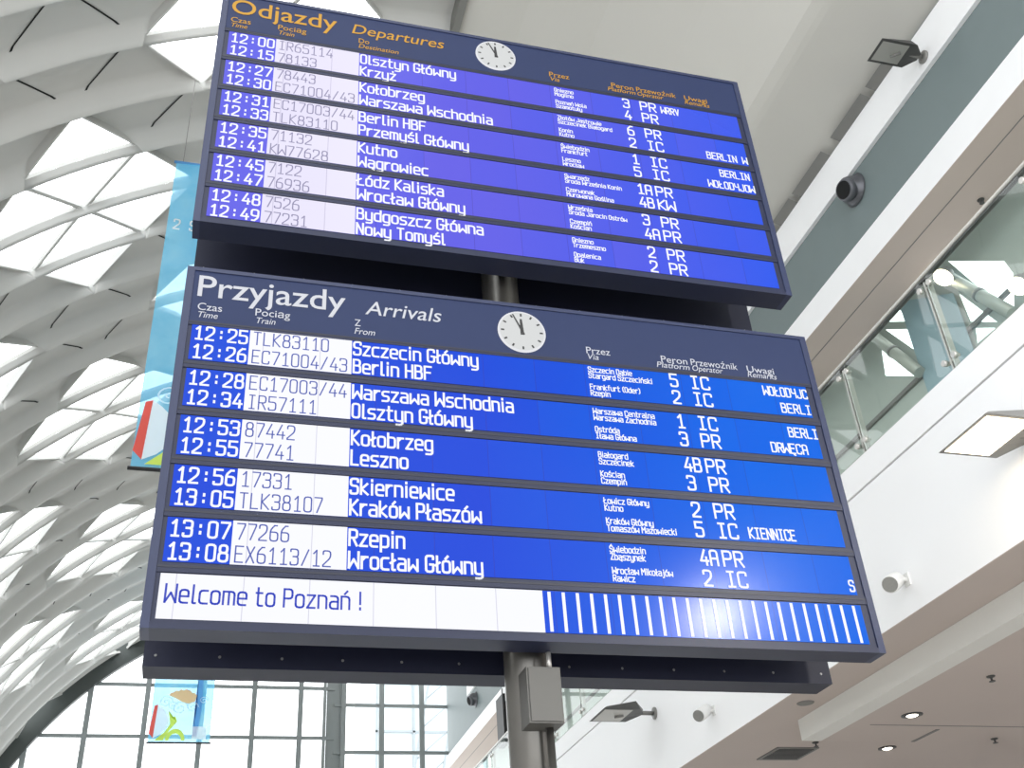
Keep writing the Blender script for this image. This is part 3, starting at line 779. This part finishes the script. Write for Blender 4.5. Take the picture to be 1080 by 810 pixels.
# ------------------------------------------------------------------ wall and ceiling fittings
def floodlight(loc, label, lit, size=(.52, .40), neck=.22):
    """square head on an arm; local x runs out of the wall into the hall (-x)"""
    t = thing('floodlight', loc, label, 'floodlight', 'wall floodlights')
    x, y, z = loc; sx, sy = size; arm = neck
    bm = NB(); lathe(bm, [(.085, -.004), (.085, .02), (.05, .03)], (x, y, z), (-1, 0, 0), 20); link('wall_plate', bm, M['lampgrey'], t)
    bm = NB(); tube(bm, (x-.02, y, z), (x-arm, y, z), .03, 14); link('arm', bm, M['lampgrey'], t)
    xa = x-arm; xb_ = xa-sx
    # wedge head with a pyramid back
    zt0, zt1 = z+.12, z+.03
    bm = NB()
    P = [(xa+.14, y-.05, z-.02), (xa+.14, y+.05, z-.02), (xa, y+sy/2, z-.04), (xb_, y+sy/2, z-.04), (xb_, y-sy/2, z-.04), (xa, y-sy/2, z-.04)]
    B = [bm.verts.new(p) for p in P]
    T = [bm.verts.new(p) for p in ((xa+.14, y-.05, z+.04), (xa+.14, y+.05, z+.04), (xa-.02, y+sy*.36, z+.10), (xb_+.06, y+sy/2-.03, z+.0), (xb_+.06, y-sy/2+.03, z+.0), (xa-.02, y-sy*.36, z+.10))]
    bm.faces.new(B); bm.faces.new(T[::-1])
    for i in range(6): bm.faces.new((B[i], B[(i+1)%6], T[(i+1)%6], T[i]))
    hd_ = link('lamp_head', bm, M['lampdark'] if not lit else M['lampgrey'], t)
    e = .035
    bm = NB(); x2 = xa-sx*.18
    quad(bm, [(xb_+e, y-sy/2+e, z-.044), (x2, y-sy/2+e, z-.044), (x2, y+sy/2-e, z-.044), (xb_+e, y+sy/2-e, z-.044)])
    link('lamp_glass', bm, M['lampwarm'] if lit else M['lampinner'], hd_)
    if not lit:
        bm = NB(); tube(bm, (x2-.06, y-.03, z-.05), (x2-.16, y+.05, z-.05), .02, 10); link('bulb', bm, M['lampgrey'], hd_)
    return t
f1 = floodlight((XW, .90, 5.72), 'lit square floodlight on the white wall right of the arrivals board', True, (.55, .62), .14)
f1b = dup(f1, (XW, -6.75, 6.25), 'lit square floodlight on the white wall behind the viewer, mirrored in the display')
la = bpy.data.lights.new('floodlight beam', 'AREA'); la.shape = 'DISK'; la.size = .45; la.energy = 230; la.color = (1, .95, .86)
lo3 = bpy.data.objects.new('floodlight_beam', la); COL.objects.link(lo3)
lo3.location = (6.15, -6.05, 6.17); lo3.rotation_euler = (Vector((3.0, 0, 3.72))-lo3.location).to_track_quat('-Z', 'Y').to_euler()
f2 = floodlight((XW, 9.1, 5.93), 'unlit grey floodlight on the white wall below the balustrade, beside a small speaker', False, (.55, .62), .34)
f3 = floodlight((xb, 2.13, CZ+10.5), 'unlit dark square floodlight on the high white edge beam', False, (.50, .36), .22)
gb = thing('gallery_lamp', (XG-.3, 4.19, 10.40), 'lit oval lamp on the gallery brace seen through the balustrade', 'lamp', 'gallery lamps')
bm = NB(); lathe(bm, [(.02, .14), (.10, .12), (.14, 0)], (XG-.3, 4.19, 10.40), (.5, -.1, .6), 24); link('lamp_shade', bm, M['lampgrey'], gb)
bm = NB(); lathe(bm, [(.135, 0), (.12, -.03), (.05, -.05)], (XG-.3, 4.19, 10.40), (.5, -.1, .6), 24); link('lamp_glass', bm, M['lampwarm'], gb)
bm = NB(); tube(bm, (XG-.25, 4.18, 10.48), (XG+.004, 4.29, 10.52), .02, 8); link('arm', bm, M['lampgrey'], gb)
dup(gb, (XG-.3, 3.10, 9.40), 'second lit gallery lamp at the right edge, beside the larger opening')

def wall_speaker(loc, label):
    t = thing('wall_speaker', loc, label, 'loudspeaker', 'tubular wall loudspeakers')
    x, y, z = loc
    ax = Vector((-.62, -.5, -.38)).normalized(); c = Vector((x-.16, y, z-.01))
    bm = NB(); lathe(bm, [(.055, -.16), (.075, -.14), (.079, 0), (.079, .15), (.074, .16)], c, ax, 28); bd = link('body', bm, M['speaker'], t)
    bm = NB(); lathe(bm, [(.070, .158), (.070, .166)], c, ax, 28); link('grille', bm, M['grille'], bd)
    bm = NB(); tube(bm, (x, y, z+.02), (x-.14, y, z+.02), .022, 12); box(bm, x-.015, x, y-.04, y+.04, z-.04, z+.08); link('bracket', bm, M['speaker'], t)
    return t
w1 = wall_speaker((XW, 2.90, 5.32), 'white tubular loudspeaker on the white wall right of the striped display strip')
dup(w1, (XW, 7.25, 5.40), 'white tubular loudspeaker on the white wall below the rear cabinet')

def nozzle(loc, label):
    t = thing('air_nozzle', loc, label, 'air nozzle', 'round air nozzles on the slate band')
    o = Vector(loc); ax = Vector((-1, -.15, -.3)).normalized()
    bm = NB(); lathe(bm, [(.22, -.004), (.24, .012), (.20, .03), (.19, .12), (.15, .20), (.13, .205)], o, (-1, 0, 0), 32); link('housing', bm, M['nozzle'], t)
    bm = NB(); lathe(bm, [(.165, .09), (.155, .22), (.128, .25), (.126, .23)], o, ax, 32); k = link('jet_ring', bm, M['nozzle'], t)
    bm = NB(); lathe(bm, [(.127, .23), (.127, .238)], o, ax, 32); link('opening', bm, M['void'], k)
    return t
n1 = nozzle((xb+.06, 4.10, 11.72), 'near round air nozzle on the slate band above the departures board corner')
dup(n1, (xb+.06, 26.8, 11.6), 'far round air nozzle at the end of the slate band by the glazed wall')

def downlight(loc, label):
    t = thing('downlight', loc, label, 'downlight', 'recessed downlights')
    bm = NB(); lathe(bm, [(.12, 0), (.12, .006), (.08, .010)], loc, (0, 0, -1), 28); link('trim_ring', bm, M['lampdark'], t)
    bm = NB(); lathe(bm, [(.065, .010), (.05, .018)], loc, (0, 0, -1), 20); link('lamp', bm, M['downlit'], t)
    return t
zd = CZ+3.14
d1 = downlight((7.89, 5.22, zd), 'small lit downlight in the dropped ceiling, nearer the light grey beam')
dup(d1, (9.02, 7.45, CZ+3.38), 'small lit downlight at the bottom edge of the lower soffit')
def sprinkler(loc, label):
    t = thing('ceiling_sprinkler', loc, label, 'sprinkler', 'soffit sprinklers')
    x, y, z = loc
    bm = NB(); lathe(bm, [(.045, 0), (.04, .012), (.012, .018), (.012, .05)], loc, (0, 0, -1), 16); link('stem', bm, M['lampdark'], t)
    bm = NB(); lathe(bm, [(.032, .05), (.032, .056)], loc, (0, 0, -1), 12); link('deflector', bm, M['lampdark'], t)
    return t
s1 = sprinkler((7.95, 3.89, zd), 'black sprinkler head in the dropped ceiling directly right of the light grey beam')
dup(s1, (7.84, 7.22, CZ+3.38), 'black sprinkler head on the soffit just past the beam end')
dup(s1, (9.60, 6.10, zd), 'black sprinkler head near the lower right corner of the soffit')
dup(s1, (9.03, 2.78, zs), 'small sprinkler on the taupe gallery soffit above the handrail')
ag = thing('air_grille', (7.72, 7.77, CZ+3.38), 'square slotted air grille in the lower soffit beyond the beam end', 'air grille')
bm = NB(); box(bm, 7.42, 8.02, 7.45, 8.05, CZ+3.368, CZ+3.38); link('frame', bm, M['seam'], ag)
bm = NB()
for i in range(9): box(bm, 7.47, 7.97, 7.50+i*.056, 7.52+i*.056, CZ+3.360, CZ+3.368)
link('slats', bm, M['lampdark'], ag)
sd = thing('ceiling_speaker', (6.85, 5.63, CZ+3.38), 'flat round speaker disc in the soffit beside the beam', 'ceiling speaker')
bm = NB(); lathe(bm, [(.10, 0), (.09, .01)], (6.85, 5.63, CZ+3.38), (0, 0, -1), 24); link('disc', bm, M['seam'], sd)
bm = NB(); lathe(bm, [(.075, .01), (.07, .013)], (6.85, 5.63, CZ+3.38), (0, 0, -1), 24); link('grille', bm, M['grille'], sd)
lt = thing('linear_vent', (9.0, 6.2, CZ+3.14), 'thin dark linear vent slot in the dropped ceiling', 'vent')
bm = NB(); box(bm, 8.55, 8.60, 5.75, 6.27, zd-.006, zd); link('slot', bm, M['seam'], lt)

sg = thing('hanging_sign', (xb+.6, 23.4, 9.3), 'narrow black sign hanging edge on beside the post, far under the gallery soffit', 'sign')
bm = NB(); box(bm, xb-.10, xb+.06, 23.2, 23.9, 9.35, 10.66); link('panel', bm, M['black'], sg, bevel=.01)
bm = NB(); box(bm, xb-.02, xb+.0, 23.5, 23.55, 10.66, 10.9); link('hanger', bm, M['black'], sg)

# ------------------------------------------------------------------ hanging banners
def banner(loc, h, w, label, top):
    """cloth hung in the YZ-facing plane; loc = lower left corner of the printed cloth"""
    x, y, z = loc
    t = thing('hanging_banner', loc, label, 'banner', 'blue printed banners')
    bm = NB(); nz_, nx_ = 40, 8
    g = [[bm.verts.new((x+w*i/nx_, y+.02*math.sin(j*.45)*math.sin(i*.9), z+h*j/nz_)) for i in range(nx_+1)] for j in range(nz_+1)]
    for j in range(nz_):
        for i in range(nx_):
            f = bm.faces.new((g[j][i], g[j][i+1], g[j+1][i+1], g[j+1][i])); f.smooth = True
    cl = link('cloth', bm, M['fabric'], t)
    def art(name, pts, m, dy=.03):
        b = NB(); vs = [b.verts.new((x+px*w, y-dy, z+pz)) for px, pz in pts]
        f = b.faces.new(vs); bmesh.ops.triangulate(b, faces=[f]); return link(name, b, m, cl)
    # sail shape: red wing and a white half lens
    art('red_print', [(.0, .22), (.075, .10), (.085, .55), (.10, .95), (.045, .92), (.02, .5)], M['redp'])
    lens = [(.075, .10), (.085, .55), (.10, .95)] + [(.10+.20*math.sin(a*PI/10)**.8, .95-.85*a/10-.0) for a in range(1, 10)]
    art('white_print', lens, M['whitep'])
    arc = []
    for k in range(11): a = k*PI/10; arc.append((.43-.16*math.cos(a), .04+.30*math.sin(a)))
    for k in range(10, -1, -1): a = k*PI/10; arc.append((.43-.10*math.cos(a), .04+.18*math.sin(a)))
    art('green_arc_print', arc, M['yellowp'])
    art('green_arc_print', [(.10, .04), (.24, .04), (.33, .30), (.44, .52), (.40, .66), (.34, .62), (.28, .80), (.33, .46), (.25, .25)], M['yellowp'], .032)
    # swirl: orange cap over pale spirals
    cap = [(.26+.46*k/12, 1.20+.13*math.sin(k*PI/12) + .035*(k % 2)) for k in range(13)] + [(.70, 1.05), (.62, .98), (.5, 1.02), (.38, 1.12)]
    art('orange_print', cap, M['orangep'])
    for q, (cx_, cz_, rr) in enumerate(((.22, 1.02, .17), (.46, .86, .20), (.66, .90, .15), (.84, 1.08, .11), (.34, .92, .12))):
        b = NB()
        for i in range(26):
            a0, a1 = i*.42, (i+1)*.42; ra, rb = rr*(1-i/30), rr*(1-(i+1)/30)
            p = []
            for a, r_ in ((a0, ra), (a1, rb), (a1, rb-.022), (a0, ra-.022)):
                p.append((x+(cx_)*w+r_*math.cos(a)*1.15, y-.031-.001*q, z+cz_+r_*math.sin(a)))
            quad(b, p)
        link('spiral_print', b, M['paleblue'], cl)
    art('blue_band_print', [(.70, .15), (.78, .15), (.82, .9), (.80, 1.9), (.72, 1.9), (.74, .9)], M['deepblue'], .029)
    art('label_print', [(.70, .08), (.93, .08), (.93, .40), (.70, .40)], M['whitep'], .034)
    b = NB(); lcd(b, '2', x+.06*w, z+3.78, .17, y-.03, 1.0); lcd(b, 'S', x+.20*w, z+3.78, .17, y-.03, 1.0); link('print_lettering', b, M['whitep'], cl)
    bm = NB(); tube(bm, (x-.03, y, z-.01), (x+w+.03, y, z-.01), .025, 10); link('bottom_rail', bm, M['black'], t)
    bm = NB(); tube(bm, (x-.03, y, z+h+.01), (x+w+.03, y, z+h+.01), .022, 10); link('top_rail', bm, M['deepblue'], t)
    bm = NB()
    for fx in (.06, .94): tube(bm, (x+w*fx, y, z+h), (x+w*fx, y, top), .006, 6)
    link('suspension_wire', bm, M['seam'], t)
    return t
banner((-.79, 6.91, 8.11), 5.06, 1.55, 'tall translucent blue banner behind the left edge of both boards', 14.95)
banner((-.96, 23.9, 9.44), 5.06, 1.52, 'distant blue banner before the end glazing, seen below the boards', 15.0)

# ------------------------------------------------------------------ light
w = bpy.data.worlds.new('overcast sky'); SC.world = w; w.use_nodes = True
nt = w.node_tree; bg = nt.nodes['Background']
tc = nt.nodes.new('ShaderNodeTexCoord'); spx = nt.nodes.new('ShaderNodeSeparateXYZ'); rp = nt.nodes.new('ShaderNodeValToRGB')
nt.links.new(tc.outputs['Generated'], spx.inputs[0]); nt.links.new(spx.outputs['Z'], rp.inputs[0])
rp.color_ramp.elements[0].color = (.86, .88, .90, 1); rp.color_ramp.elements[1].color = (.97, .985, 1.0, 1)
nt.links.new(rp.outputs[0], bg.inputs['Color']); bg.inputs['Strength'].default_value = 3.2
SC.view_settings.view_transform = 'Standard'
SC.view_settings.look = 'None'
SC.view_settings.exposure = 0.0
SC.cycles.max_bounces = 10; SC.cycles.diffuse_bounces = 6; SC.cycles.transparent_max_bounces = 24
SC.cycles.sample_clamp_indirect = 6.0
SC.cycles.caustics_reflective = False; SC.cycles.caustics_refractive = False

for o in list(COL.objects):
    if '_org' in o: del o['_org']
